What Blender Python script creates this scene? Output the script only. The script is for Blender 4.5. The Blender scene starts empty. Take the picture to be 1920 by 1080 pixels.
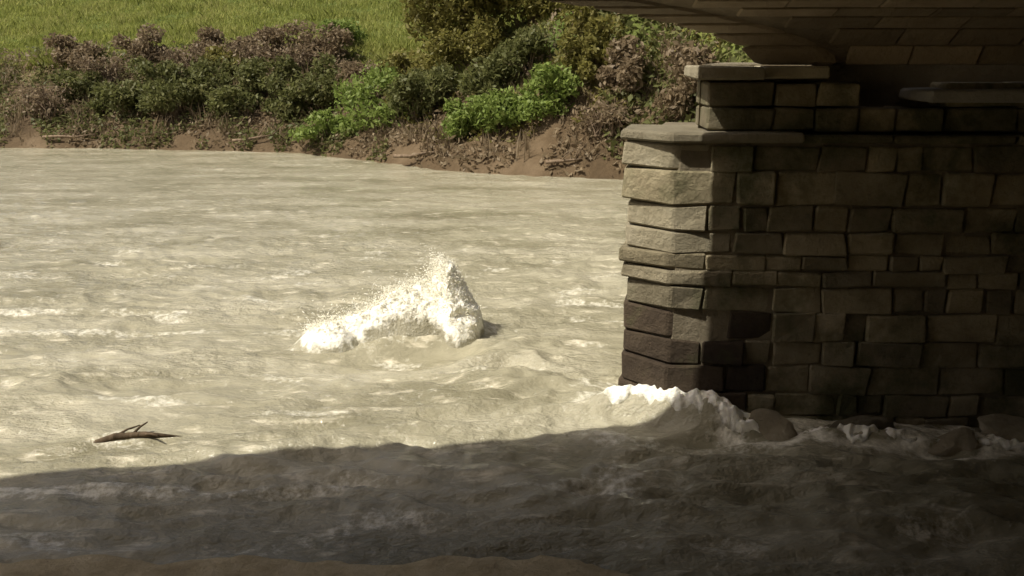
import bpy, bmesh, math, random
import numpy as np
from mathutils import Vector, noise as mnoise

R = math.radians
sc = bpy.context.scene
COL = sc.collection
random.seed(7)
rng = np.random.default_rng(11)

# ------------------------------------------------------------------ camera, sky, sun, exposure
cam = bpy.data.objects.new('camera', bpy.data.cameras.new('camera'))
COL.objects.link(cam)
cam.location = (0, 0, 2.5)
cam.rotation_euler = (R(90 - 14.4), 0, 0)
cam.data.sensor_width = 36
cam.data.lens = 32.1
cam.data.clip_start = 0.05
cam.data.clip_end = 3000
sc.camera = cam

SUN = Vector((-0.66, -0.321, 1.0)).normalized()          # direction towards the sun
world = bpy.data.worlds.new('World')
sc.world = world
world.use_nodes = True
wn = world.node_tree
bgn = wn.nodes['Background']
sky = wn.nodes.new('ShaderNodeTexSky')
sky.sky_type = 'NISHITA'
sky.sun_disc = False
sky.sun_elevation = math.asin(SUN.z)
sky.sun_rotation = math.atan2(SUN.x, SUN.y)
wn.links.new(sky.outputs[0], bgn.inputs[0])
bgn.inputs[1].default_value = 0.085
sky.air_density = 0.6
sky.dust_density = 6.0
sky.ozone_density = 0.0

sl = bpy.data.lights.new('sun', 'SUN')
sl.energy = 4.55
sl.angle = R(0.5)
sl.color = (1.0, 0.94, 0.83)
so = bpy.data.objects.new('sun', sl)
COL.objects.link(so)
so.rotation_euler = SUN.to_track_quat('Z', 'Y').to_euler()

sc.view_settings.view_transform = 'Standard'
sc.view_settings.look = 'None'
sc.view_settings.gamma = 1
sc.view_settings.exposure = 0.3
sc.view_settings.use_curve_mapping = False
sc.cycles.max_bounces = 8

# ------------------------------------------------------------------ helpers
def tag(o, label=None, cat=None, group=None, kind=None):
    if label: o['label'] = label
    if cat: o['category'] = cat
    if group: o['group'] = group
    if kind: o['kind'] = kind
    return o

def link(name, me, mat=None, parent=None, smooth=False):
    o = bpy.data.objects.new(name, me)
    COL.objects.link(o)
    if mat is not None and not me.materials:
        me.materials.append(mat)
    if parent is not None:
        o.parent = parent
    if smooth:
        me.polygons.foreach_set('use_smooth', [True] * len(me.polygons))
    return o

def empty(name, loc, label=None, cat=None, group=None):
    o = bpy.data.objects.new(name, None)
    COL.objects.link(o)
    o.location = loc
    return tag(o, label, cat, group)

def mesh_np(name, v, f):
    me = bpy.data.meshes.new(name)
    v = np.asarray(v, dtype=np.float32)
    f = np.asarray(f, dtype=np.int32)
    n = f.shape[1]
    me.vertices.add(len(v)); me.vertices.foreach_set('co', v.ravel())
    me.loops.add(f.size); me.loops.foreach_set('vertex_index', f.ravel())
    me.polygons.add(len(f))
    me.polygons.foreach_set('loop_start', np.arange(0, f.size, n, dtype=np.int32))
    me.polygons.foreach_set('loop_total', np.full(len(f), n, dtype=np.int32))
    me.update(calc_edges=True)
    return me

def from_bm(name, bm):
    me = bpy.data.meshes.new(name)
    bmesh.ops.recalc_face_normals(bm, faces=bm.faces)
    bm.to_mesh(me); bm.free()
    return me

_perm = np.random.default_rng(3).permutation(512)
_ang = np.random.default_rng(4).random(512) * 2 * np.pi
def pn(x, y, seed=0):
    """2-D gradient noise, about -0.7..0.7"""
    x = np.asarray(x, float) + seed * 17.31; y = np.asarray(y, float) - seed * 9.77
    xi = np.floor(x).astype(int); yi = np.floor(y).astype(int)
    xf = x - xi; yf = y - yi
    def g(ix, iy, dx, dy):
        a = _ang[_perm[(_perm[ix & 511] + iy) & 511]]
        return np.cos(a) * dx + np.sin(a) * dy
    u = xf**3 * (xf * (xf * 6 - 15) + 10); v = yf**3 * (yf * (yf * 6 - 15) + 10)
    a = g(xi, yi, xf, yf) * (1 - u) + g(xi + 1, yi, xf - 1, yf) * u
    b = g(xi, yi + 1, xf, yf - 1) * (1 - u) + g(xi + 1, yi + 1, xf - 1, yf - 1) * u
    return a * (1 - v) + b * v

def sstep(a, b, x):
    t = np.clip((np.asarray(x, float) - a) / (b - a), 0, 1)
    return t * t * (3 - 2 * t)

# ------------------------------------------------------------------ materials
class NT:
    def __init__(s, name):
        s.m = bpy.data.materials.new(name); s.m.use_nodes = True
        s.t = s.m.node_tree; s.b = s.t.nodes['Principled BSDF']
        s.tc = s.t.nodes.new('ShaderNodeTexCoord')
    def n(s, kind, **kw):
        nd = s.t.nodes.new(kind)
        for k, v in kw.items(): setattr(nd, k, v)
        return nd
    def l(s, a, b): s.t.links.new(a, b)
    def mapping(s, scale=(1, 1, 1), out='Object'):
        mp = s.n('ShaderNodeMapping'); mp.inputs['Scale'].default_value = scale
        s.l(s.tc.outputs[out], mp.inputs[0]); return mp.outputs[0]
    def noise(s, scale, detail=4, vec=None, rough=0.55):
        nd = s.n('ShaderNodeTexNoise'); nd.inputs['Scale'].default_value = scale
        nd.inputs['Detail'].default_value = detail; nd.inputs['Roughness'].default_value = rough
        s.l(vec if vec is not None else s.tc.outputs['Object'], nd.inputs['Vector']); return nd.outputs['Fac']
    def ramp(s, fac, stops):
        r = s.n('ShaderNodeValToRGB'); e = r.color_ramp.elements
        while len(e) < len(stops): e.new(0.5)
        for el, (p, c) in zip(e, stops):
            el.position = p; el.color = (*c, 1) if len(c) == 3 else c
        s.l(fac, r.inputs[0]); return r.outputs[0]
    def mix(s, fac, a, b, mode='MIX'):
        m = s.n('ShaderNodeMix', data_type='RGBA', blend_type=mode)
        for v, i in ((fac, 0), (a, 6), (b, 7)):
            if hasattr(v, 'node'): s.l(v, m.inputs[i])
            else: m.inputs[i].default_value = v if i == 0 else (*v, 1)
        return m.outputs[2]
    def bump(s, h, strength=0.5, dist=0.02):
        b = s.n('ShaderNodeBump'); b.inputs['Strength'].default_value = strength
        b.inputs['Distance'].default_value = dist
        s.l(h, b.inputs['Height']); s.l(b.outputs[0], s.b.inputs['Normal']); return b
    def rnd(s):
        return s.n('ShaderNodeObjectInfo').outputs['Random']
    def island(s):
        return s.n('ShaderNodeNewGeometry').outputs['Random Per Island']
    def out(s, col=None, rough=0.8, spec=0.3):
        if col is not None:
            if hasattr(col, 'node'): s.l(col, s.b.inputs['Base Color'])
            else: s.b.inputs['Base Color'].default_value = (*col, 1)
        if hasattr(rough, 'node'): s.l(rough, s.b.inputs['Roughness'])
        else: s.b.inputs['Roughness'].default_value = rough
        s.b.inputs['Specular IOR Level'].default_value = spec
        return s.m

def mat_water():
    t = NT('muddy_water')
    v = t.mapping((0.55, 1.5, 1))
    silt = t.ramp(t.noise(0.9, 6, v), [(0.3, (0.195, 0.18, 0.115)), (0.5, (0.295, 0.275, 0.19)), (0.7, (0.385, 0.36, 0.265))])
    v2 = t.mapping((1.6, 5.0, 1))
    streak = t.ramp(t.noise(1.7, 5, v2, 0.65), [(0.56, (0, 0, 0)), (0.74, (1, 1, 1))])
    col = t.mix(streak, silt, (0.62, 0.57, 0.43))
    at = t.n('ShaderNodeAttribute', attribute_name='foam')
    fn = t.noise(16, 5, None, 0.7)
    ad = t.n('ShaderNodeMath', operation='ADD'); t.l(at.outputs['Fac'], ad.inputs[0]); t.l(fn, ad.inputs[1])
    col = t.mix(t.ramp(ad.outputs[0], [(0.62, (0, 0, 0)), (1.0, (1, 1, 1))]), col, (0.84, 0.81, 0.68))
    v3 = t.mapping((1.0, 1.7, 1))
    bp = t.bump(t.noise(9, 5, v3, 0.62), 0.8, 0.06)
    bs = t.n('ShaderNodeMapRange'); bs.inputs['From Min'].default_value = 0.35; bs.inputs['From Max'].default_value = 0.65
    bs.inputs['To Min'].default_value = 0.3; bs.inputs['To Max'].default_value = 0.9
    t.l(t.noise(0.8, 4, t.mapping((0.7, 1.4, 1))), bs.inputs[0]); t.l(bs.outputs[0], bp.inputs['Strength'])
    t.b.inputs['IOR'].default_value = 1.33
    return t.out(col, t.ramp(t.noise(0.6, 3, v), [(0.35, (0.04, 0.04, 0.04)), (0.65, (0.14, 0.14, 0.14))]), 0.5)

def mat_foam():
    t = NT('white_foam')
    col = t.ramp(t.noise(14, 4), [(0.3, (0.82, 0.79, 0.64)), (0.6, (0.93, 0.91, 0.80))])
    t.bump(t.noise(45, 4), 0.5, 0.02)
    return t.out(col, 0.45, 0.4)

def mat_stone(name, dark, mid, pale, moss=0.35):
    t = NT(name)
    base = t.ramp(t.noise(3.2, 8, None, 0.65), [(0.25, dark), (0.5, mid), (0.75, pale)])
    r = t.n('ShaderNodeMapRange'); r.inputs['To Min'].default_value = 0.58; r.inputs['To Max'].default_value = 1.22
    t.l(t.rnd(), r.inputs[0])
    cmb = t.n('ShaderNodeCombineColor')
    for i in range(3): t.l(r.outputs[0], cmb.inputs[i])
    base = t.mix(1.0, base, cmb.outputs[0], 'MULTIPLY')
    mf = t.ramp(t.noise(1.3, 6, None, 0.7), [(0.62 - moss * 0.3, (0, 0, 0)), (0.78 - moss * 0.3, (0.85, 0.85, 0.85))])
    col = t.mix(mf, base, (0.075, 0.085, 0.03))
    t.bump(t.noise(9, 10, None, 0.75), 1.0, 0.08)
    return t.out(col, 0.82, 0.25)

def mat_leaf(name, a, b, c):
    t = NT(name)
    mm = t.n('ShaderNodeMath', operation='MULTIPLY_ADD'); mm.inputs[1].default_value = 0.55
    t.l(t.island(), mm.inputs[0])
    m2 = t.n('ShaderNodeMapRange'); m2.inputs['From Min'].default_value = 0.3; m2.inputs['From Max'].default_value = 0.7; m2.inputs['To Max'].default_value = 0.45
    t.l(t.noise(0.6, 4), m2.inputs[0]); t.l(m2.outputs[0], mm.inputs[2])
    col = t.ramp(mm.outputs[0], [(0.0, a), (0.5, b), (1.0, c)])
    t.b.inputs['Subsurface Weight'].default_value = 0.0
    m = t.out(col, 0.55, 0.25)
    tr = t.n('ShaderNodeBsdfTranslucent'); t.l(col, tr.inputs[0])
    ms = t.n('ShaderNodeMixShader'); ms.inputs[0].default_value = 0.45
    t.l(t.b.outputs[0], ms.inputs[1]); t.l(tr.outputs[0], ms.inputs[2])
    t.l(ms.outputs[0], t.t.nodes['Material Output'].inputs[0])
    return m

def mat_ground():
    t = NT('bank_soil')
    col = t.ramp(t.noise(0.8, 8, None, 0.65), [(0.25, (0.05, 0.034, 0.018)), (0.5, (0.09, 0.062, 0.033)), (0.75, (0.17, 0.125, 0.075))])
    gr = t.ramp(t.noise(0.35, 6), [(0.35, (0.07, 0.10, 0.02)), (0.65, (0.14, 0.16, 0.04))])
    sep = t.n('ShaderNodeSeparateXYZ'); t.l(t.tc.outputs['Object'], sep.inputs[0])
    mr = t.n('ShaderNodeMapRange'); mr.inputs['From Min'].default_value = 1.5; mr.inputs['From Max'].default_value = 2.6
    t.l(sep.outputs[2], mr.inputs[0])
    col = t.mix(mr.outputs[0], col, gr)
    mr2 = t.n('ShaderNodeMapRange'); mr2.inputs['From Min'].default_value = 6.0; mr2.inputs['From Max'].default_value = 5.0
    t.l(sep.outputs[1], mr2.inputs[0])
    sand = t.ramp(t.noise(5, 8, None, 0.7), [(0.3, (0.36, 0.285, 0.165)), (0.5, (0.52, 0.425, 0.255)), (0.7, (0.62, 0.52, 0.34))])
    col = t.mix(mr2.outputs[0], col, sand)
    t.bump(t.noise(6, 9, None, 0.7), 0.8, 0.08)
    return t.out(col, 0.9, 0.2)

def mat_bark(name, a, b):
    t = NT(name)
    v = t.mapping((6, 6, 1.2))
    t.bump(t.noise(3, 6, v), 0.8, 0.03)
    return t.out(t.ramp(t.noise(3, 6, v), [(0.3, a), (0.7, b)]), 0.9, 0.2)

M = {}
M['water'] = mat_water()
M['foam'] = mat_foam()
def mat_crest():
    t = NT('white_water_crest')
    at = t.n('ShaderNodeAttribute', attribute_name='foam')
    ad = t.n('ShaderNodeMath', operation='ADD'); t.l(at.outputs['Fac'], ad.inputs[0]); t.l(t.noise(18, 5, None, 0.7), ad.inputs[1])
    col = t.mix(t.ramp(ad.outputs[0], [(0.62, (0, 0, 0)), (1.0, (1, 1, 1))]), (0.295, 0.275, 0.19), (0.95, 0.93, 0.82))
    t.bump(t.noise(40, 5, None, 0.65), 0.6, 0.03)
    t.b.inputs['Subsurface Weight'].default_value = 0.35
    t.b.inputs['Subsurface Radius'].default_value = (0.06, 0.055, 0.04)
    return t.out(col, 0.35, 0.4)
M['crest'] = mat_crest()
M['stone'] = mat_stone('masonry_stone', (0.22, 0.185, 0.11), (0.38, 0.325, 0.205), (0.54, 0.475, 0.32), 0.5)
M['pale_stone'] = mat_stone('pale_dressed_stone', (0.34, 0.29, 0.19), (0.48, 0.425, 0.29), (0.60, 0.54, 0.39), 0.0)
M['wet_stone'] = mat_stone('damp_stained_stone', (0.22, 0.185, 0.115), (0.37, 0.32, 0.21), (0.52, 0.46, 0.32), 0.45)
M['shade_stone'] = mat_stone('shade_toned_stone', (0.045, 0.032, 0.022), (0.085, 0.062, 0.04), (0.14, 0.105, 0.07), 0.3)  # dark tone stands in for the bridge's shade on the corner foot
M['lit_stone'] = mat_stone('light_toned_stone', (0.60, 0.57, 0.48), (0.74, 0.71, 0.62), (0.82, 0.79, 0.70), -1.0)  # whiteness stands in for light caught by the impost ledge
M['core'] = mat_stone('mortar_core', (0.22, 0.185, 0.12), (0.33, 0.28, 0.19), (0.42, 0.365, 0.26), 0.2)
M['vault'] = mat_stone('vault_stone', (0.38, 0.30, 0.20), (0.48, 0.39, 0.27), (0.58, 0.49, 0.35), 0.0)
M['boulder'] = mat_stone('river_boulder', (0.16, 0.135, 0.09), (0.36, 0.31, 0.21), (0.58, 0.51, 0.37), 0.05)
M['soil'] = mat_ground()
M['bark'] = mat_bark('bark', (0.05, 0.035, 0.02), (0.13, 0.095, 0.06))
M['twig'] = mat_bark('dry_twig', (0.10, 0.07, 0.045), (0.24, 0.18, 0.12))
M['grass'] = mat_leaf('grass_blade', (0.18, 0.21, 0.045), (0.31, 0.34, 0.085), (0.46, 0.43, 0.17))
M['leaf_bright'] = mat_leaf('leaf_bright', (0.12, 0.175, 0.035), (0.20, 0.265, 0.06), (0.31, 0.36, 0.12))
M['leaf_dark'] = mat_leaf('leaf_dark', (0.085, 0.095, 0.032), (0.14, 0.15, 0.05), (0.21, 0.20, 0.085))
M['leaf_olive'] = mat_leaf('leaf_olive', (0.12, 0.115, 0.03), (0.19, 0.175, 0.045), (0.27, 0.235, 0.08))
M['leaf_brown'] = mat_leaf('leaf_brown', (0.13, 0.095, 0.055), (0.23, 0.175, 0.105), (0.34, 0.275, 0.18))

# ------------------------------------------------------------------ terrain
BANK = np.array([(-120, 33), (-40, 30), (-22, 27.2), (-14.2, 25.5), (-9.5, 24.9), (-5.6, 24.1), (-3.2, 21.9), (-1.3, 20.2), (0.6, 19.3), (2.4, 18.8),
                 (3.6, 16.5), (3.3, 12.0), (2.2, 8.0), (1.75, 6.7)], float)
def sdist(x, y, line):
    """signed distance to the water's edge, positive on the far bank"""
    x = np.asarray(x, float); y = np.asarray(y, float)
    best = np.full(x.shape, 1e9); sg = np.ones(x.shape)
    for (ax, ay), (bx, by) in zip(line[:-1], line[1:]):
        dx, dy = bx - ax, by - ay
        t = np.clip(((x - ax) * dx + (y - ay) * dy) / (dx * dx + dy * dy), 0, 1)
        d = np.hypot(x - ax - t * dx, y - ay - t * dy)
        cr = dx * (y - ay) - dy * (x - ax)
        k = d < best - 1e-9
        best = np.where(k, d, best); sg = np.where(k, np.where(cr >= 0, 1.0, -1.0), sg)
    return best * sg

NEAR = np.array([(-200, -6), (-40, 1.5), (-12, 3.6), (-4, 4.18), (-1.5, 4.12), (0.3, 4.15), (1.2, 3.75), (2.2, 2.9), (4, 1.4), (8, 0.2), (30, 0.0), (200, -5)], float)
def terrain(x, y):
    x = np.asarray(x, float); y = np.asarray(y, float)
    d = sdist(x, y, BANK)
    d = d + 0.35 * pn(x / 1.3, y / 1.3, 1) * sstep(0.0, 2.0, np.abs(d) + 0.4)
    left = np.interp(d, [-3, -0.4, 0, 0.25, 1.0, 3.8, 5.0, 20, 50, 120], [-1.6, -0.35, 0.0, 0.22, 0.6, 2.25, 2.55, 5.8, 9.0, 12.0])
    right = np.interp(d, [-3, -0.4, 0, 0.25, 3.4, 30, 120], [-1.6, -0.35, 0.0, 0.35, 4.2, 5.0, 12.0])
    k = sstep(-1.0, 3.0, x)
    far = left * (1 - k) + right * k
    far = np.where((y < 6.6) | ((x > 1.75) & (y < 6.9)), -1.6, far)
    ny = np.interp(x, NEAR[:, 0], NEAR[:, 1])
    e = ny - y + 0.10 * pn(x / 0.45, y / 0.45, 2) + 0.05 * pn(x / 0.16, y / 0.16, 5)
    near = np.interp(e, [-3, -0.5, 0, 0.08, 1.0, 4.2, 12, 60], [-1.6, -0.4, -0.02, 0.07, 0.2, 1.05, 2.2, 6.0])
    z = np.maximum(far, near)
    z = z + (0.10 * pn(x / 0.9, y / 0.9, 3) + 0.05 * pn(x / 0.3, y / 0.3, 4)) * sstep(0.1, 0.8, z) * (1 - 0.5 * sstep(6, 4, y))
    return z + 0.012 * pn(x / 0.12, y / 0.12, 6) * sstep(6, 5, y)

xs = np.concatenate([np.linspace(-900, -60, 22), np.linspace(-55, -22, 30), np.linspace(-21.5, -5, 90), np.linspace(-4.9, 5, 160), np.linspace(5.2, 20, 60), np.linspace(24, 900, 30)])
ys = np.concatenate([np.linspace(-400, -12, 14), np.linspace(-10, 2, 34), np.linspace(2.1, 4.6, 60), np.linspace(4.8, 16, 46), np.linspace(16.2, 34, 110), np.linspace(35, 70, 36), np.linspace(76, 1200, 30)])
X, Y = np.meshgrid(xs, ys)
Z = terrain(X, Y)
idx = np.arange(X.size).reshape(X.shape)
F = np.stack([idx[:-1, :-1], idx[:-1, 1:], idx[1:, 1:], idx[1:, :-1]], -1).reshape(-1, 4)
g = link('ground', mesh_np('ground', np.stack([X, Y, Z], -1).reshape(-1, 3), F), M['soil'], smooth=True)
tag(g, kind='structure')

# ------------------------------------------------------------------ river
BOULDERS = [  # x, y, z, rx, ry, rz, turn
    (1.70, 5.62, 0.03, 0.26, 0.18, 0.18, -0.2), (2.28, 5.58, 0.05, 0.36, 0.2, 0.19, 0.2),
    (2.80, 5.40, 0.05, 0.19, 0.15, 0.15, -0.3), (3.36, 5.54, 0.07, 0.42, 0.2, 0.17, 0.1)]
def wave(x, y):
    wx = x + 0.25 * pn(x / 1.2, y / 1.2, 21); wy = y + 0.18 * pn(x / 0.9, y / 0.9, 22)
    r1 = 1 - 2.2 * np.abs(pn(wx / 1.15, wy / 0.5, 11))
    r2 = 1 - 2.2 * np.abs(pn(wx / 0.6, wy / 0.19, 12))
    h = 0.036 * r1 + 0.034 * r2 + 0.022 * pn(wx / 0.17, wy / 0.10, 13) + 0.035 * pn(x / 3.2, y / 1.9, 14)
    nearw = 1 - sstep(5.4, 8.0, y)
    h = h + nearw * (0.05 * (1 - 2.2 * np.abs(pn(wx / 1.9, wy / 0.48, 15))) + 0.045 * (1 - 2.2 * np.abs(pn(wx / 0.9, wy / 0.22, 19))))
    patch = 0.75 + 0.5 * sstep(-0.3, 0.4, pn(x / 2.6, y / 1.6, 16))
    calm = patch * (0.6 + 0.4 * sstep(4.0, 5.2, y + 0.15 * x))
    h = h * calm * (1 - 0.55 * sstep(10, 18, y)) - 0.04
    # rough water near the abutment, added so its steep waves grey this patch
    rough = np.exp(-(((x - 0.05) / 0.55) ** 2 + ((y - 7.0) / 0.95) ** 2))
    h = h + rough * (0.11 * (1 - 2.4 * np.abs(pn(wx / 0.55, wy / 0.34, 17))) + 0.04 * pn(wx / 0.2, wy / 0.15, 18))
    # standing wave under the splash
    a = sstep(-2.0, -0.75, x) * (1 - sstep(-0.5, -0.1, x))
    yc = 7.75 + 0.22 * (x + 1.7)
    h = h + 0.22 * a * np.exp(-((y - yc) / 0.26) ** 2) - 0.10 * a * np.exp(-((y - yc + 0.55) / 0.3) ** 2)
    # the surge that breaks along the foot of the wall
    yl = np.interp(x, [-0.6, 0.3, 0.7, 1.1, 1.5, 2.2, 3.0, 4.5], [6.10, 6.02, 5.96, 5.78, 5.60, 5.46, 5.40, 5.3])
    zl = np.interp(x, [-0.8, 0.45, 0.8, 1.3, 1.5, 1.75, 2.05, 2.35, 2.6, 3.1, 4.5], [0, 0.02, 0.14, 0.24, 0.16, 0.05, 0.07, 0.06, 0.04, 0.06, 0.05])
    dq = y - yl
    h = h + zl * np.where(dq < 0, np.exp(-(dq / 0.10) ** 2), np.exp(-(dq / 0.2) ** 2))
    # water piling up on the corner
    h = h + 0.05 * np.exp(-(((x - 0.65) / 0.25) ** 2 + ((y - 6.0) / 0.25) ** 2))
    return h
u = np.concatenate([np.linspace(-1.7, -0.72, 110, endpoint=False), np.linspace(-0.72, 0.72, 620), np.linspace(0.73, 1.5, 70)])
yy = 2.3 * np.exp(np.linspace(0, math.log(36 / 2.3), 470))
U, YW = np.meshgrid(u, yy)
XW = U * (YW + 0.6)
ZW = wave(XW, YW)
idx = np.arange(XW.size).reshape(XW.shape)
F = np.stack([idx[:-1, :-1], idx[:-1, 1:], idx[1:, 1:], idx[1:, :-1]], -1).reshape(-1, 4)
river = link('river_water', mesh_np('river_water', np.stack([XW, YW, ZW], -1).reshape(-1, 3), F), M['water'], smooth=True)
fa = river.data.attributes.new('foam', 'FLOAT', 'POINT')
fy = 7.75 + 0.22 * (XW + 1.7)
foam = 0.55 * sstep(-2.2, -1.4, XW) * (1 - sstep(-0.4, 0.0, XW)) * np.exp(-((YW - fy - 0.02) / 0.2) ** 2)
for (bx0, by0, bz0, brx, bry, brz, btn) in BOULDERS:
    q = np.hypot((XW - bx0) / (brx + 0.02), (YW - by0) / (bry + 0.02))
    foam = np.maximum(foam, 0.42 * np.exp(-((q - 1.1) / 0.3) ** 2))
foam = np.maximum(foam, 0.24 * sstep(0.1, 0.5, pn(XW / 0.8, YW / 0.3, 41)) * (1 - sstep(9, 16, YW)))
fa.data.foreach_set('value', foam.ravel().astype(np.float32))
tag(river, kind='structure')

# ------------------------------------------------------------------ bridge
W0 = Vector((1.04, 5.85, 0)); E1 = Vector((0.9992, -0.04, 0)); N1 = Vector((0.04, 0.9992, 0))
CN = Vector((0.76, 6.12, 0)); E2 = Vector((0.26, 0.966, 0))
def WP(a, n, z): return W0 + E1 * a + N1 * n + Vector((0, 0, z))

bridge = empty('stone_bridge', (1.0, 5.85, 0), 'dark old masonry arch bridge with mossy abutment rising from the river', 'bridge')
ORG = Vector((1.0, 5.85, 0))

def prism_bm(pts, z0, z1, jit=0.0, bev=0.0, tilt=0.0):
    bm = bmesh.new()
    lo = [bm.verts.new((p[0] + random.uniform(-jit, jit), p[1] + random.uniform(-jit, jit), z0 + random.uniform(-jit, jit) * 0.8)) for p in pts]
    hi = [bm.verts.new((p[0] + random.uniform(-jit, jit), p[1] + random.uniform(-jit, jit), z1 + random.uniform(-jit, jit) * 0.8)) for p in pts]
    bm.faces.new(lo[::-1]); bm.faces.new(hi)
    n = len(pts)
    for i in range(n): bm.faces.new((lo[i], lo[(i + 1) % n], hi[(i + 1) % n], hi[i]))
    if bev: bmesh.ops.bevel(bm, geom=bm.edges[:], offset=bev, segments=1, affect='EDGES', clamp_overlap=True)
    return bm
def prism(name, pts, z0, z1, mat, parent, jit=0.0, bev=0.0):
    pts = [(p[0] - ORG.x, p[1] - ORG.y) for p in pts]
    return link(name, from_bm(name, prism_bm(pts, z0, z1, jit, bev)), mat, parent)

# the recessed core of the abutment
cb = [WP(0.04, 0.016, 0), WP(12, 0.016, 0), WP(12, 1.5, 0), CN + E2 * 1.6 + Vector((0.1, 0, 0)), CN + Vector((0.09, 0.02, 0))]
abut = prism('abutment', cb, -1.4, 1.95, M['core'], bridge)
cu = [WP(0.26, 0.36, 0), WP(12, 0.36, 0), WP(12, 1.6, 0), CN + E2 * 1.6 + Vector((0.55, 0, 0)), Vector((1.24, 6.16, 0))]
upper = prism('abutment_upper', cu, 1.951, 2.43, M['core'], bridge)

courses = [-0.40]
while courses[-1] < 1.80: courses.append(courses[-1] + random.choice((0.11, 0.13, 0.15, 0.17, 0.20, 0.22)))
courses[-1] = 1.94
for ci in range(len(courses) - 1):
    z0, z1 = courses[ci] + 0.004, courses[ci + 1] - 0.004
    zm = (z0 + z1) / 2
    def SM(): return M['wet_stone'] if random.random() < 0.9 - 0.85 * float(sstep(0.5, 1.1, zm)) else M['stone']
    q = 0.22 if ci % 2 else 0.40
    b2 = 0.42 if ci % 2 else 0.24
    out = random.uniform(-0.02, 0.02)
    sh = random.uniform(-0.03, 0.03)
    c0 = CN + Vector((sh, sh * 0.4, 0))
    prism('quoin', [WP(sh * 0.6, out, 0), WP(q, out, 0), WP(q, 0.3, 0), CN + E2 * b2 + Vector((0.25, 0, 0)), CN + E2 * b2 + Vector((sh, 0, 0)), c0], z0, z1, M['shade_stone'] if zm < 0.75 + random.uniform(-.1, .1) else M['wet_stone'] if zm < 1.15 else M['pale_stone'] if ci % 3 else M['stone'], abut, 0.014, 0.012)  # dark lower quoins paint the bridge's shade; pale upper ones, the sunlit edge
    b = b2 + 0.01
    while b < 1.3:
        w = random.uniform(0.35, 0.6)
        p0, p1 = CN + E2 * b, CN + E2 * (b + w)
        prism('stone', [p0, p0 + Vector((0.25, 0, 0)), p1 + Vector((0.25, 0, 0)), p1], z0, z1, SM(), abut, 0.010, 0.010)
        b += w + 0.01
    a = q + 0.008
    while a < 4.4:
        w = random.uniform(0.14, 0.46)
        o = random.uniform(-0.03, 0.008)
        prism('stone', [WP(a, o, 0), WP(a + w, o + random.uniform(-.012, .012), 0), WP(a + w, 0.3, 0), WP(a, 0.3, 0)], z0, z1, M['shade_stone'] if zm < 0.8 and a < 0.45 else SM(), abut, 0.015, random.uniform(0.006, 0.014))
        a += w + 0.008
# ledge on top of the lower wall
a = -0.03; first = True
while a < 6.0:
    w = random.uniform(0.45, 0.8)
    if first:
        prism('ledge_stone', [WP(-0.03, -0.05, 0), WP(w, -0.05, 0), WP(w, 0.3, 0), CN + E2 * 0.4 + Vector((0.3, 0, 0)), CN + E2 * 0.4 + Vector((-0.03, 0, 0)), CN + Vector((-0.04, -0.01, 0))], 1.952, 2.02, M['pale_stone'], upper, 0.008, 0.015)
        first = False
    else:
        prism('ledge_stone', [WP(a, -0.03, 0), WP(a + w, -0.03, 0), WP(a + w, 0.3, 0), WP(a, 0.3, 0)], 1.952, 2.0, M['stone'], upper, 0.008, 0.012)
    a += w + 0.012
# upper course, set back, with a deep hole where stones have fallen out, and the impost
a = 0.2; k = 0
while a < 4.6:
    w = 0.42 if k == 0 else random.uniform(0.22, 0.45)
    for (u0, u1) in ((2.022, 2.165), (2.175, 2.32)):
        if not (0.95 < a < 1.40 and u0 > 2.1):
            prism('stone', [WP(a, 0.07 + random.uniform(-.02, .02), 0), WP(a + w, 0.07, 0), WP(a + w, 0.5, 0), WP(a, 0.5, 0)], u0, u1, M['stone'], upper, 0.010, 0.012)
    a += w + 0.008; k += 1
for (a0, a1, n0, pale) in ((0.10, 0.52, -0.08, True), (0.53, 0.94, 0.02, True), (1.50, 2.10, -0.15, True), (2.11, 2.75, -0.15, True), (2.76, 3.4, -0.15, True), (3.41, 4.2, -0.15, True)):
    prism('impost_stone', [WP(a0, n0, 0), WP(a1, n0, 0), WP(a1, 0.5, 0), WP(a0, 0.5, 0)], 2.345 if a0 < 1 else 2.215, 2.425 if a0 < 1 else 2.285, M['pale_stone'] if a0 < 1.4 else M['lit_stone'], upper, 0.008, 0.012)

# the vault: springs from the impost and passes over the river
Y1, Y2, ZS, RISE, TOP = 5.98, -3.2, 2.43, 0.70, 3.56
half = (Y1 - Y2) / 2; YC = (Y1 + Y2) / 2
def arc(a, grow=0.0): return YC + (half + grow) * math.cos(a), ZS + (RISE + grow) * math.sin(a)
def mouth(y):
    if y > 4.66: return 1.57 - 2.057 * (Y1 - y)
    return 1.57 - 2.057 * (Y1 - 4.66) - 5.2 * (4.66 - max(y, 3.7))
NV = 40
vv = []; ff = []
xcols = [0.0, 0.15, 0.4, 0.7, 1.0]
for i in range(NV + 1):
    y, z = arc(math.pi * i / NV)
    x0 = mouth(y) + 0.06
    for f in xcols: vv.append((x0 + (13 - x0) * f - ORG.x, y - ORG.y, z))
    for f in xcols: vv.append((x0 + (13 - x0) * f - ORG.x, y - ORG.y, TOP))
n = len(xcols)
for i in range(NV):
    a, b = i * 2 * n, (i + 1) * 2 * n
    for j in range(n - 1):
        ff.append((a + j, a + j + 1, b + j + 1, b + j)); ff.append((a + n + j, b + n + j, b + n + j + 1, a + n + j + 1))
    ff.append((a, b, b + n, a + n)); ff.append((a + n - 1, a + 2 * n - 1, b + 2 * n - 1, b + n - 1))
for e in (0, NV * 2 * n):
    for j in range(n - 1): ff.append((e + j, e + n + j, e + n + j + 1, e + j + 1))
vault = link('arch_vault', mesh_np('arch_vault', vv, ff), M['vault'], bridge)
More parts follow.
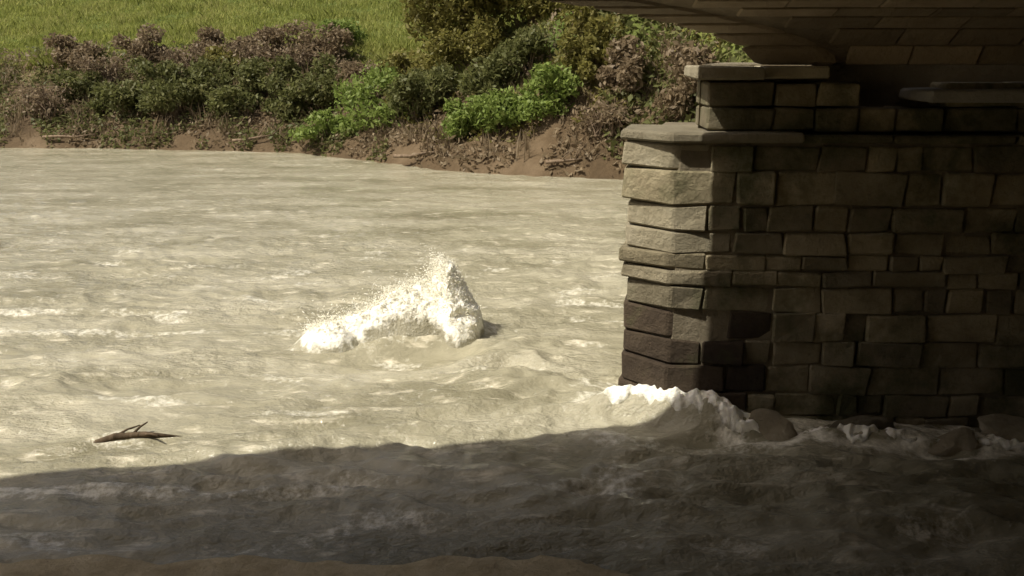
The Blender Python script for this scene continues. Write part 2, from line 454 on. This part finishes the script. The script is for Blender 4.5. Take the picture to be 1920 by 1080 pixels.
# ring stones along the mouth
an = 0.0
while True:
    da = 0.02
    while math.dist(arc(an), arc(an + da)) < 0.13: da += 0.004
    y, y2 = arc(an)[0], arc(an + da)[0]
    if y2 < 3.8: break
    bm = bmesh.new(); vs = []
    for yy_, aa in ((y, an + 0.002), (y2, an + da - 0.002)):
        for rr in (-0.02, 0.34):
            Yp, Zp = arc(aa, rr)
            for dx in (0.0, 0.5):
                vs.append(bm.verts.new((mouth(Yp) + dx - ORG.x, Yp - ORG.y, min(Zp, TOP - 0.02))))
    for q in ((0, 1, 3, 2), (4, 6, 7, 5), (0, 2, 6, 4), (1, 5, 7, 3), (0, 4, 5, 1), (2, 3, 7, 6)): bm.faces.new([vs[k] for k in q])
    bmesh.ops.recalc_face_normals(bm, faces=bm.faces)
    bmesh.ops.bevel(bm, geom=bm.edges[:], offset=0.015, segments=1, affect='EDGES', clamp_overlap=True)
    link('ring_stone', from_bm('ring_stone', bm), M['vault'], vault)
    an += da
# stones of the vault that show on its underside
an = 0.0; row = 0
while arc(an)[0] > 3.9:
    da = 0.01; t_ = random.uniform(0.13, 0.19)
    while math.dist(arc(an), arc(an + da)) < t_: da += 0.003
    ym = arc(an)[0]
    x = mouth(ym) + 0.55
    while x < 3.6:
        w = random.uniform(0.3, 0.6)
        if x + w > -0.8:
            bm = bmesh.new(); vs = []; dp = random.uniform(-0.024, -0.014)
            for aa in (an + 0.004, an + da - 0.004):
                for rr in (dp, 0.05):
                    Yp, Zp = arc(aa, rr)
                    for xx in (x, x + w): vs.append(bm.verts.new((xx - ORG.x, Yp - ORG.y, Zp)))
            for q in ((0, 1, 3, 2), (4, 6, 7, 5), (0, 2, 6, 4), (1, 5, 7, 3), (0, 4, 5, 1), (2, 3, 7, 6)): bm.faces.new([vs[k] for k in q])
            bmesh.ops.recalc_face_normals(bm, faces=bm.faces)
            bmesh.ops.bevel(bm, geom=bm.edges[:], offset=0.008, segments=1, affect='EDGES', clamp_overlap=True)
            link('vault_stone', from_bm('vault_stone', bm), M['vault'], vault)
        x += w + 0.01
    an += da; row += 1
# parapet along the road edge and the support behind the camera
mp = [(mouth(5.9) + 0.08, 5.9), (mouth(4.66) + 0.08, 4.66), (mouth(3.7) + 0.08, 3.7), (mouth(3.7) + 0.08, -3.4), (mouth(3.7) + 0.4, -3.4), (mouth(3.7) + 0.4, 3.5), (mouth(4.66) + 0.4, 4.45), (mouth(5.9) + 0.7, 5.9)]
prism('kerb', mp, TOP + 0.002, TOP + 0.16, M['vault'], bridge)
prism('near_abutment', [(-8.5, -3.15), (13, -3.15), (13, -4.6), (-8.5, -4.6)], -0.5, TOP - 0.01, M['vault'], bridge)

# ------------------------------------------------------------------ boulders at the foot of the abutment
def rock_mesh(name, rx, ry, rz, seed, sub=4):
    bm = bmesh.new()
    bmesh.ops.create_icosphere(bm, subdivisions=sub, radius=1)
    off = Vector((seed * 3.1, seed * 1.7, seed * 5.3))
    planes = []
    rr = random.Random(seed)
    for _ in range(16):
        d = Vector((rr.gauss(0, 1), rr.gauss(0, 1), rr.gauss(0, 1))).normalized(); planes.append((d, rr.uniform(0.48, 0.78)))
    for v in bm.verts:
        p = v.co.copy()
        for d, c in planes:
            h = p.dot(d)
            if h > c: p -= d * (h - c) * 0.95
        p *= 1 + 0.26 * mnoise.noise(p * 1.5 + off) + 0.10 * mnoise.noise(p * 4 + off) + 0.04 * mnoise.noise(p * 11 + off)
        v.co = Vector((p.x * rx, p.y * ry, p.z * rz))
    return from_bm(name, bm)
BL = ['brown boulder nearest the abutment corner, just right of the foam crest', 'wide brown boulder in the middle of the row under the bridge',
      'smallest boulder, half sunk in foam below the abutment', 'long low boulder at the right end of the row below the abutment']
for i, (x, y, z, rx, ry, rz, tn) in enumerate(BOULDERS):
    o = link('boulder', rock_mesh('boulder', rx, ry, rz, i + 2), M['boulder'], smooth=True)
    o.location = (x, y, z); o.rotation_euler = (0, 0, tn)
    tag(o, BL[i], 'boulder', 'boulders along the abutment foot')

# ------------------------------------------------------------------ white water
def ico(sub):
    bm = bmesh.new(); bmesh.ops.create_icosphere(bm, subdivisions=sub, radius=1)
    v = np.array([tuple(q.co) for q in bm.verts]); f = np.array([[q.index for q in p.verts] for p in bm.faces]); bm.free()
    return v, f
def drops_mesh(name, c, vel, r, sub):
    """stretched drops: centres, stretch vectors and radii as arrays"""
    tv, tf = ico(sub); n = len(c)
    L = np.linalg.norm(vel, axis=1, keepdims=True) + 1e-9; d = vel / L
    ref = np.where(np.abs(d[:, 2:3]) > 0.9, np.array([[1.0, 0, 0]]), np.array([[0, 0, 1.0]]))
    a = np.cross(d, ref); a /= np.linalg.norm(a, axis=1, keepdims=True); b = np.cross(d, a)
    k = 0.5 + 0.5 * tv[:, 2]
    w = (1.15 - 0.5 * k)[None, :, None] * r[:, None, None]
    wob = 1 + 0.35 * rng.normal(size=(n, len(tv), 1)) * (sub > 1)
    p = c[:, None, :] + a[:, None, :] * tv[None, :, 0:1] * w * wob + b[:, None, :] * tv[None, :, 1:2] * w * wob + d[:, None, :] * tv[None, :, 2:3] * (r[:, None, None] + L[:, None, :] * 0.5)
    f = tf[None] + (np.arange(n) * len(tv))[:, None, None]
    return mesh_np(name, p.reshape(-1, 3), f.reshape(-1, 3))
G = rng.normal
def crest(t):                                          # the torn crest climbs to the right
    x = -1.82 + 1.34 * t
    return np.stack([x, 7.75 + 0.22 * (x + 1.7), 0.09 + 0.30 * t ** 1.25], -1)
splash = empty('water_splash', (-1.1, 7.85, 0), 'bright white splash of water rising from the muddy river in mid stream', 'splash')
SO = np.array([-1.1, 7.85, 0.0])
px_ = np.linspace(-2.25, 0.05, 400); py_ = np.linspace(7.25, 8.6, 240)
PX, PY = np.meshgrid(px_, py_)
tt = np.clip((PX + 1.82) / 1.34, 0, 1)
yc = 7.75 + 0.22 * (PX + 1.7) + 0.05 * pn(PX / 0.3, PY * 0, 81)
ends = sstep(-2.12, -1.75, PX) * (1 - sstep(-0.42, -0.24, PX))
q = (PY - yc)
prof = np.where(q < 0, np.exp(-np.abs(q / 0.17) ** 2.2), np.exp(-(q / 0.2) ** 2))          # steep towards the eye, long back
hh = ends * (0.11 + 0.24 * tt ** 1.3) * prof * (1 + 0.5 * pn(PX / 0.26, PY / 0.3, 80))
rr_ = np.hypot((PX + 0.50 + 0.05 * pn(PX / 0.15, PY / 0.15, 79)) / 0.185, (PY - 8.0) / 0.24)
hh = np.maximum(hh, 0.49 * np.exp(-rr_ ** 3.4) * (0.94 + 0.25 * pn(PX / 0.16, PY / 0.2, 82)))
hh = np.maximum(hh, 0.20 * np.exp(-(np.hypot((PX + 1.6) / 0.2, (PY - 7.66) / 0.15)) ** 2))
rag = 0
for o_, (f_, a_) in enumerate(((0.17, 0.40), (0.085, 0.36), (0.042, 0.24), (0.021, 0.10))): rag = rag + a_ * (1 - 2.4 * np.abs(pn(PX / f_, PY / f_, 83 + o_)))
hz_ = wave(PX, PY) + hh * (0.86 + 0.17 * rag) - 0.05 * (1 - sstep(0.0, 0.10, hh))
idx = np.arange(PX.size).reshape(PX.shape)
F = np.stack([idx[:-1, :-1], idx[:-1, 1:], idx[1:, 1:], idx[1:, :-1]], -1).reshape(-1, 4)
am = sstep(0.04, 0.2, hh)
QX = PX + am * (0.04 * pn(PX / 0.12, hz_ / 0.09 + PY / 0.3, 91) + 0.014 * pn(PX / 0.05, hz_ / 0.04 + PY / 0.1, 92) - 0.08 * sstep(0.1, 0.45, hh))
QY = PY + am * (0.04 * pn(PX / 0.11, hz_ / 0.08 + PY / 0.3, 93) + 0.015 * pn(PX / 0.045, hz_ / 0.04 + PY / 0.1, 94))
QZ = hz_ + am * (0.025 * pn(QX / 0.07, QY / 0.07, 95) + 0.009 * pn(QX / 0.03, QY / 0.03, 96))
ww = link('white_water', mesh_np('white_water', np.stack([QX - SO[0], QY - SO[1], QZ], -1).reshape(-1, 3), F), M['crest'], splash, True)
fa2 = ww.data.attributes.new('foam', 'FLOAT', 'POINT')
fz = sstep(0.02, 0.13, hh + 0.05 * pn(PX / 0.08, PY / 0.08, 97)) * 0.9 * (1 - 0.8 * np.exp(-((PX + 0.95) / 0.22) ** 2) * (1 - sstep(-0.18, -0.06, q)))
fa2.data.foreach_set('value', fz.ravel().astype(np.float32))
n = 9000                                              # spray torn off the crest, thick at the surface and thinning upwards
wgt = (hh.ravel() > 0.10) * hh.ravel() ** 1.2
pick = rng.choice(PX.size, n, p=wgt / wgt.sum())
up = rng.exponential(1.0, n)
c = np.stack([QX.ravel()[pick] - .03 * up + .02 * G(size=n), QY.ravel()[pick] + .025 * G(size=n), QZ.ravel()[pick] + .028 * up - .005], -1)
v = np.stack([-.010 + .010 * G(size=n), .006 * G(size=n), .012 * G(size=n)], -1)
link('spray', drops_mesh('spray', c - SO, v, .0015 + .005 * rng.random(n) ** 5, 1), M['foam'], splash, True)['kind'] = 'stuff'

FX, FY = np.meshgrid(np.linspace(-0.7, 4.5, 620), np.linspace(5.0, 6.4, 170))
yl = np.interp(FX, [-0.6, 0.3, 0.7, 1.1, 1.5, 2.2, 3.0, 4.5], [6.10, 6.02, 5.96, 5.78, 5.60, 5.46, 5.40, 5.3])
zl = np.interp(FX, [0.2, 0.5, 0.8, 1.3, 1.5, 1.75, 2.05, 2.35, 2.6, 3.1, 4.5], [0, .12, 0.8, 1, .9, .35, .75, .7, .3, .6, .5])
dq = FY - yl + 0.08 * pn(FX / 0.22, FY / 0.22, 65) + 0.05 * pn(FX / 0.08, FY / 0.08, 66) + 0.02 * pn(FX / 0.03, FY / 0.03, 69)
band = zl * np.where(dq < 0, np.exp(-(dq / 0.055) ** 2), np.exp(-(dq / 0.13) ** 2))
fz = wave(FX, FY) - 0.024 + band * (0.036 + 0.045 * (1 - 2.2 * np.abs(pn(FX / 0.11, FY / 0.08, 67))) + 0.03 * pn(FX / 0.04, FY / 0.04, 68))
idx = np.arange(FX.size).reshape(FX.shape)
F = np.stack([idx[:-1, :-1], idx[:-1, 1:], idx[1:, 1:], idx[1:, :-1]], -1).reshape(-1, 4)
F = F[band.ravel()[F].max(1) > 0.04]
fo = link('river_foam', mesh_np('river_foam', np.stack([FX, FY, fz], -1).reshape(-1, 3), F), M['crest'], None, True)
fo.data.attributes.new('foam', 'FLOAT', 'POINT').data.foreach_set('value', (0.6 * sstep(0.1, 0.7, band)).ravel().astype(np.float32))
tag(fo, 'cream foam crest breaking along the boulders at the abutment foot', 'foam', kind='stuff')

# ------------------------------------------------------------------ floating branch
def tube(bm, pts, radii, seg=7):
    rings = []
    for i, p in enumerate(pts):
        d = (pts[min(i + 1, len(pts) - 1)] - pts[max(i - 1, 0)]).normalized()
        a = d.orthogonal().normalized(); b = d.cross(a)
        rings.append([bm.verts.new(p + (a * math.cos(2 * math.pi * k / seg) + b * math.sin(2 * math.pi * k / seg)) * radii[i]) for k in range(seg)])
    for r0, r1 in zip(rings[:-1], rings[1:]):
        for k in range(seg): bm.faces.new((r0[k], r0[(k + 1) % seg], r1[(k + 1) % seg], r1[k]))
    bm.faces.new(rings[0][::-1]); bm.faces.new(rings[-1])
br = empty('floating_branch', (-2.50, 5.58, 0.040), 'dark broken branch floating on the muddy water near the left edge', 'branch')
bm = bmesh.new(); tube(bm, [Vector((-0.26, -0.09, -0.01)), Vector((-0.1, -0.03, 0.03)), Vector((0.08, 0.01, 0.03)), Vector((0.32, 0.03, 0.0))], [0.022, 0.026, 0.02, 0.008])
link('stem', from_bm('stem', bm), M['bark'], br, True)
for a, b in (((-0.1, -0.03, 0.03), (0.02, 0.09, 0.06)), ((0.08, 0.01, 0.03), (0.2, -0.07, 0.05)), ((0.0, 0.0, 0.03), (0.09, 0.05, 0.10))):
    bm = bmesh.new(); a = Vector(a); b = Vector(b); tube(bm, [a, (a + b) / 2 + Vector((0, 0, 0.01)), b], [0.011, 0.008, 0.004], 5)
    link('twig', from_bm('twig', bm), M['bark'], br, True)

# ------------------------------------------------------------------ vegetation
def leaves_mesh(name, centres, size, up=0.3):
    n = len(centres)
    d = rng.normal(size=(n, 3)); d[:, 2] += up; d /= np.linalg.norm(d, axis=1)[:, None]
    t = rng.normal(size=(n, 3)); t -= (t * d).sum(1)[:, None] * d; t /= np.linalg.norm(t, axis=1)[:, None]
    b = np.cross(d, t)
    s = size * rng.uniform(0.4, 1.6, n)[:, None]
    v = np.stack([centres - t * s, centres + b * s * 0.45, centres + t * s, centres - b * s * 0.45], 1).reshape(-1, 3)
    return mesh_np(name, v, np.arange(4 * n).reshape(-1, 4))
def crown_points(n, rx, ry, rz, lumps, seed):
    r = np.random.default_rng(seed)
    out = []
    cs = r.normal(size=(lumps, 3)); cs /= np.linalg.norm(cs, axis=1)[:, None]
    cs *= r.uniform(0.35, 0.8, lumps)[:, None]
    for c in cs:
        k = n // lumps
        p = r.normal(size=(k, 3)); p /= np.linalg.norm(p, axis=1)[:, None]
        p *= (r.random(k) ** 0.45)[:, None] * r.uniform(0.28, 0.5)
        out.append(c + p)
    p = np.concatenate(out)
    return p * np.array([rx, ry, rz])
def shrub(x, y, rx, rz, kind, label, seed, n=2600, leaf=0.062, lift=0.8):
    z = float(terrain(x, y))
    o = empty('shrub', (x, y, z - 0.05), label, 'shrub', 'shrubs on the far river bank')
    p = crown_points(n, rx, rx * 0.8, rz, 11, seed); p[:, 2] += rz * lift
    p = p[p[:, 2] > 0.02]
    link('foliage', leaves_mesh('foliage', p, leaf), M[kind], o)
    rr = random.Random(seed)
    bm = bmesh.new()
    for _ in range(9):
        e = Vector(p[rr.randrange(len(p))]) * rr.uniform(0.9, 1.15)
        m = Vector((e.x * 0.35, e.y * 0.35, e.z * 0.6))
        tube(bm, [Vector((rr.uniform(-.06, .06), rr.uniform(-.06, .06), -0.05)), m, e], [0.016, 0.011, 0.004], 4)
    link('stems', from_bm('stems', bm), M['twig'], o)
    return o
def bramble(x, y, rx, rz, label, seed):
    """brown, half bare thicket: many arching canes and few leaves"""
    z = float(terrain(x, y))
    o = empty('bramble', (x, y, z - 0.05), label, 'bramble', 'bare brambles on the far river bank')
    rr = random.Random(seed)
    bm = bmesh.new(); tips = []
    for _ in range(60):
        a = rr.uniform(0, 6.28); L = rr.uniform(0.4, 1.0)
        e = Vector((math.cos(a) * rx * L, math.sin(a) * rx * 0.7 * L, rz * rr.uniform(0.2, 1.0)))
        s = Vector((rr.uniform(-.4, .4) * rx, rr.uniform(-.3, .3) * rx, -0.03))
        m = (s + e) / 2 + Vector((0, 0, rz * rr.uniform(0.3, 0.6)))
        tube(bm, [s, m, e], [0.016, 0.012, 0.006], 4); tips += [m, e, (m + e) / 2]
    link('canes', from_bm('canes', bm), M['twig'], o)
    c = np.array([tuple(t) for t in tips]); c = np.repeat(c, 4, 0) + rng.normal(size=(len(c) * 4, 3)) * 0.09
    c = c[c[:, 2] > 0.02]
    link('foliage', leaves_mesh('foliage', c, 0.05), M['leaf_brown'], o)

def on_bank(s_x, d):
    """point d metres up the bank from the water's edge at abscissa s_x"""
    y0 = float(np.interp(s_x, BANK[:10, 0], BANK[:10, 1]))
    return s_x + 0.12 * d, y0 + d
SHRUBS = [  # x along the bank, distance from the edge, half width, half height, foliage, label
    (-11.3, 1.4, 0.95, 0.62, 'leaf_dark', 'dark green shrub, leftmost of the dark ones above the waterline'),
    (-9.6, 1.2, 1.0, 0.70, 'leaf_dark', 'dark green shrub left of the widest dark thicket'),
    (-8.0, 1.3, 1.05, 0.60, 'leaf_dark', 'low wide dark green shrub on the left bank'),
    (-6.6, 1.5, 0.9, 0.62, 'leaf_dark', 'dark shrub just left of the bright green bush'),
    (-9.0, 3.0, 0.8, 0.5, 'leaf_olive', 'small olive shrub under the grass slope at left'),
    (-3.45, 1.3, 1.65, 0.95, 'leaf_bright', 'bright green rounded bush leaning over the water in the centre'),
    (-4.9, 0.5, 0.95, 0.48, 'leaf_bright', 'low bright green bush at the waterline left of the round bush'),
    (-1.35, 1.2, 0.75, 0.6, 'leaf_bright', 'small bright bush right of the round green bush'),
    (-0.35, 1.2, 0.8, 0.6, 'leaf_bright', 'green bush in the middle of the bank above the brown soil'),
    (0.75, 1.3, 0.9, 0.75, 'leaf_bright', 'green leafy bush near the stone abutment'),
    (-2.2, 2.6, 0.9, 0.62, 'leaf_dark', 'dark shrub behind the round bright bush'),
    (0.1, 2.8, 1.0, 0.75, 'leaf_dark', 'dark shrub uphill of the small green bushes'),
    (1.6, 1.8, 0.75, 0.75, 'leaf_olive', 'olive shrub behind the corner of the abutment'),
    (-3.2, 3.4, 1.0, 0.6, 'leaf_olive', 'olive shrub high on the bank above the round bush'),
    (-1.6, 4.2, 1.2, 0.9, 'leaf_olive', 'olive shrub under the trees at the centre top'),
    (0.6, 4.4, 1.2, 0.95, 'leaf_olive', 'olive shrub under the trees left of the bridge'),
    (-13.9, 3.6, 0.9, 0.6, 'leaf_brown', 'brown leaved shrub below the grass at the left edge'),
    (-11.6, 3.7, 1.0, 0.65, 'leaf_brown', 'brown leaved shrub below the grass left of the thicket'),
    (-9.3, 4.0, 1.0, 0.65, 'leaf_brown', 'brown leaved shrub above the middle of the left thicket'),
    (-7.4, 4.1, 1.1, 0.7, 'leaf_brown', 'brown leaved shrub below the green bush on the slope'),
    (-5.8, 3.7, 1.0, 0.75, 'leaf_brown', 'brown leaved shrub uphill of the low waterline bush'),
    (-4.3, 2.5, 1.0, 0.7, 'leaf_brown', 'brown leaved shrub close behind the round bright bush'),
    (-13.0, 2.0, 0.9, 0.6, 'leaf_dark', 'dark shrub behind the brown bramble at the left edge'),
    (-10.4, 1.9, 1.0, 0.8, 'leaf_dark', 'tall dark green shrub in the left thicket'),
    (-8.9, 2.0, 1.0, 0.8, 'leaf_dark', 'tall dark green shrub in the middle of the left thicket'),
    (-7.3, 2.3, 1.0, 0.8, 'leaf_dark', 'tall dark green shrub at the right end of the left thicket'),
    (-5.4, 1.8, 0.9, 0.8, 'leaf_dark', 'dark shrub behind the low bush at the waterline'),
    (-2.6, 1.7, 0.8, 0.75, 'leaf_dark', 'dark shrub filling the gap right of the round bright bush'),
    (-0.9, 2.3, 0.9, 0.8, 'leaf_dark', 'dark shrub between the two small bright bushes'),
    (1.3, 2.9, 0.9, 0.8, 'leaf_olive', 'olive shrub uphill of the leafy bush near the abutment'),
    (2.3, 1.4, 0.8, 0.7, 'leaf_brown', 'brown leaved shrub at the waterline behind the abutment corner'),
    (2.3, 3.2, 1.1, 0.9, 'leaf_olive', 'tall olive shrub on the bank behind the abutment corner'),
    (-1.9, 5.2, 1.3, 1.0, 'leaf_olive', 'large olive shrub at the foot of the leftmost tree'),
    (-0.5, 5.6, 1.4, 1.1, 'leaf_olive', 'large olive shrub at the foot of the middle tree'),
    (1.8, 5.4, 1.4, 1.1, 'leaf_olive', 'large olive shrub at the foot of the tree nearest the bridge'),
    (-6.0, 5.0, 1.0, 0.65, 'leaf_bright', 'green bush on the edge of the grass slope'),
]
for i, (bx_, d, rx, rz, kd, lb) in enumerate(SHRUBS):
    x, y = on_bank(bx_, d)
    shrub(x, y, rx, rz, kd, lb, 100 + i)
for i, (x, y, rx, rz, kd, lb) in enumerate([
        (3.9, 13.5, 1.0, 0.8, 'leaf_olive', 'olive shrub on the embankment behind the abutment'),
        (3.2, 10.2, 0.75, 0.6, 'leaf_olive', 'low olive shrub just behind the stone abutment ledge'),
        (4.9, 16.2, 1.2, 1.0, 'leaf_olive', 'large olive shrub between the abutment and the far bank'),
        (3.6, 18.9, 0.9, 0.8, 'leaf_brown', 'brown leaved shrub beside the corner of the abutment'),
        (4.6, 24.2, 1.8, 1.5, 'leaf_olive', 'tall olive shrub seen between the bank trees and the bridge arch'),
        (6.4, 23.0, 1.8, 1.5, 'leaf_olive', 'tall olive shrub just under the springing of the arch'),
        (2.6, 26.4, 1.8, 1.5, 'leaf_olive', 'olive shrub at the top of the bank left of the arch'),
        (6.6, 27.0, 2.0, 1.8, 'leaf_olive', 'wide olive shrub farthest back under the arch')]):
    shrub(x, y, rx, rz, kd, lb, 300 + i)
for i, (bx_, d, rx, rz, lb) in enumerate([
        (-13.6, 1.2, 1.1, 0.9, 'brown bare bramble at the left edge above the waterline'),
        (-12.6, 2.8, 1.1, 0.8, 'brown bramble under the grass at the far left'),
        (-10.3, 3.2, 1.1, 0.8, 'brown bramble between the left dark shrubs and the grass'),
        (-8.2, 3.4, 1.1, 0.85, 'tangled brown bramble below the grass slope'),
        (-6.6, 3.3, 1.1, 0.85, 'brown bramble uphill left of the bright bush'),
        (-5.2, 2.9, 0.95, 0.8, 'brown bramble directly behind the bright bush'),
        (1.9, 0.7, 0.7, 0.6, 'small brown bramble at the waterline by the abutment')]):
    x, y = on_bank(bx_, d)
    bramble(x, y, rx, rz, lb, 500 + i)

# trees on the bank beside the bridge: trunk, limbs and crown
def tree(x, y, h, rx, label, seed, kind='leaf_olive', low=0.35):
    z = float(terrain(x, y))
    o = empty('bank_tree', (x, y, z - 0.1), label, 'tree', 'trees on the far bank')
    rr = random.Random(seed)
    lean = rr.uniform(-0.4, 0.4)
    bm = bmesh.new()
    P = [Vector((lean * t * t, 0.15 * math.sin(3 * t), h * 0.75 * t)) for t in (0, 0.15, 0.4, 0.7, 1)]
    tube(bm, P, [0.2, 0.15, 0.12, 0.08, 0.03], 9)
    link('trunk', from_bm('trunk', bm), M['bark'], o, True)
    p = crown_points(15000, rx, rx, h * 0.42, 22, seed); p[:, 2] += h * (low + 0.32)
    for _ in range(9):
        e = Vector(p[rr.randrange(len(p))]); t = rr.uniform(0.3, 0.9); s = Vector((lean * t * t, 0.15 * math.sin(3 * t), h * 0.75 * t))
        bm = bmesh.new(); tube(bm, [s, (s + e) / 2 + Vector((0, 0, 0.15)), e], [0.05, 0.035, 0.012], 5)
        link('limb', from_bm('limb', bm), M['bark'], o, True)
    link('crown', leaves_mesh('crown', p, 0.09), M[kind], o)
TREES = [(-1.3, 26.2, 6.5, 2.4, 'leftmost olive tree above the round bright bush'), (0.6, 25.2, 7.0, 2.8, 'middle olive tree at the top of the bank'),
         (3.2, 24.0, 7.0, 2.8, 'olive tree nearest the bridge on the far bank'), (5.6, 19.5, 6.5, 2.5, 'tree on the embankment behind the abutment')]
for i, (x, y, h, rx, lb) in enumerate(TREES):
    tree(x, y, h, rx, lb, 700 + i, low=0.12)

# grass on the slope: nobody could count it
def grass(name, x, y, hmin, hmax, mat, label):
    n = len(x); z = terrain(x, y)
    a = rng.uniform(0, 2 * np.pi, n); h = rng.uniform(hmin, hmax, n) * (0.6 + 1.1 * sstep(-0.3, 0.45, pn(x / 1.5, y / 1.5, 71))); w = 0.010 + 0.008 * rng.random(n)
    lx = rng.normal(size=n) * 0.35 * h; ly = rng.normal(size=n) * 0.35 * h
    b = np.stack([x, y, z - 0.02], -1); dx = np.stack([np.cos(a) * w, np.sin(a) * w, 0 * w], -1)
    m = b + np.stack([lx * 0.35, ly * 0.35, h * 0.6], -1)
    t = b + np.stack([lx, ly, h], -1)
    v = np.stack([b - dx, b + dx, m + dx * 0.7, t, m - dx * 0.7], 1).reshape(-1, 3)
    k = np.arange(n)[:, None] * 5
    f4 = np.concatenate([k + np.array([[0, 1, 2, 4]]), k + np.array([[4, 2, 3, 3]])], 0)
    me = bpy.data.meshes.new(name)
    faces = [tuple(q) for q in (k + np.array([[0, 1, 2, 3, 4]])).tolist()]
    me = mesh_np(name, v, np.array(faces))
    o = link(name, me, mat)
    return tag(o, label, 'grass', kind='stuff')
n = 190000
gx = rng.uniform(-24, 2, n); gd = 3.4 + 22 * rng.random(n) ** 1.5
gy = np.interp(gx, BANK[:10, 0], BANK[:10, 1]) + gd
keep = (pn(gx / 1.2, gy / 1.2, 31) + (gd - 3.6) * 0.5) > -0.1
grass('bank_grass', gx[keep], gy[keep], 0.08, 0.26, M['grass'], 'sunlit yellow green grass covering the slope above the river bank')
n = 9000
gx = rng.uniform(-22, 4, n); gy = np.interp(gx, BANK[:10, 0], BANK[:10, 1]) + rng.uniform(0.25, 3.8, n)
keep = pn(gx / 0.9, gy / 0.9, 32) > 0.0
grass('dry_grass', gx[keep], gy[keep], 0.15, 0.45, M['leaf_brown'], 'dry brown grass and weeds on the steep river bank')

# low ground cover on the steep bank
def cover(name, n, mat, label, thr, seed, x0, x1, d0, d1):
    gx = rng.uniform(x0, x1, n); gy = np.interp(gx, BANK[:10, 0], BANK[:10, 1]) + rng.uniform(d0, d1, n)
    k = pn(gx / 1.1, gy / 1.1, seed) > thr
    gx, gy = gx[k], gy[k]
    p = np.stack([gx, gy, terrain(gx, gy) + 0.02 + rng.random(len(gx)) ** 2 * 0.28], -1)
    return tag(link(name, leaves_mesh(name, p, 0.06, 0.8), mat), label, 'ground cover', kind='stuff')
cover('ivy_ground_cover', 34000, M['leaf_dark'], 'dark green ground cover on the steep river bank', -0.05, 51, -22, -3.0, -0.05, 5.0)
cover('weed_ground_cover', 12000, M['leaf_olive'], 'olive weeds on the bank beneath the trees', -0.05, 53, -3.5, 4.5, 0.9, 6.0)
cover('leaf_litter', 26000, M['leaf_brown'], 'brown leaf litter and dead weeds on the steep river bank', -0.1, 52, -22, 4.5, -0.02, 4.6)

gx = rng.uniform(1.9, 11, 60000); gy = rng.uniform(7.2, 32, 60000)
gz = terrain(gx, gy); k = gz > 0.3
p = np.stack([gx[k], gy[k], gz[k] + 0.02 + 0.45 * rng.random(k.sum()) ** 1.6], -1)
tag(link('embankment_weeds', leaves_mesh('embankment_weeds', p, 0.085, 0.5), M['leaf_dark']), 'olive weeds and scrub covering the road embankment behind the abutment', 'weeds', kind='stuff')

# flood wrack caught along the far waterline
for i, (bx_, L, lb) in enumerate(((-12.2, 1.5, 'bleached driftwood branch at the waterline under the left brambles'), (-6.9, 1.1, 'short driftwood branch at the waterline left of the bright bushes'),
        (-2.1, 1.3, 'driftwood branch on the brown soil below the round bright bush'), (1.2, 1.0, 'driftwood branch on the bare soil next to the abutment'))):
    x, y = on_bank(bx_, 0.15); z = float(terrain(x, y))
    o = empty('driftwood', (x, y, z + 0.05), lb, 'driftwood', 'driftwood on the far waterline')
    rr = random.Random(900 + i)
    P = [Vector((L * (t - 0.5), rr.gauss(0, .05), 0.03 + rr.uniform(0, .09) + 0.12 * t)) for t in (0, .3, .6, 1)]
    bm = bmesh.new(); tube(bm, P, [0.045, 0.04, 0.028, 0.012], 6); link('stem', from_bm('stem', bm), M['twig'], o, True)
    for j in range(4):
        a_ = P[rr.randrange(1, 4)]; b_ = a_ + Vector((rr.uniform(-.1, .4), rr.uniform(-.15, .15), rr.uniform(.05, .4)))
        bm = bmesh.new(); tube(bm, [a_, (a_ + b_) / 2 + Vector((0, 0, .03)), b_], [0.018, 0.012, 0.005], 4); link('twig', from_bm('twig', bm), M['twig'], o, True)
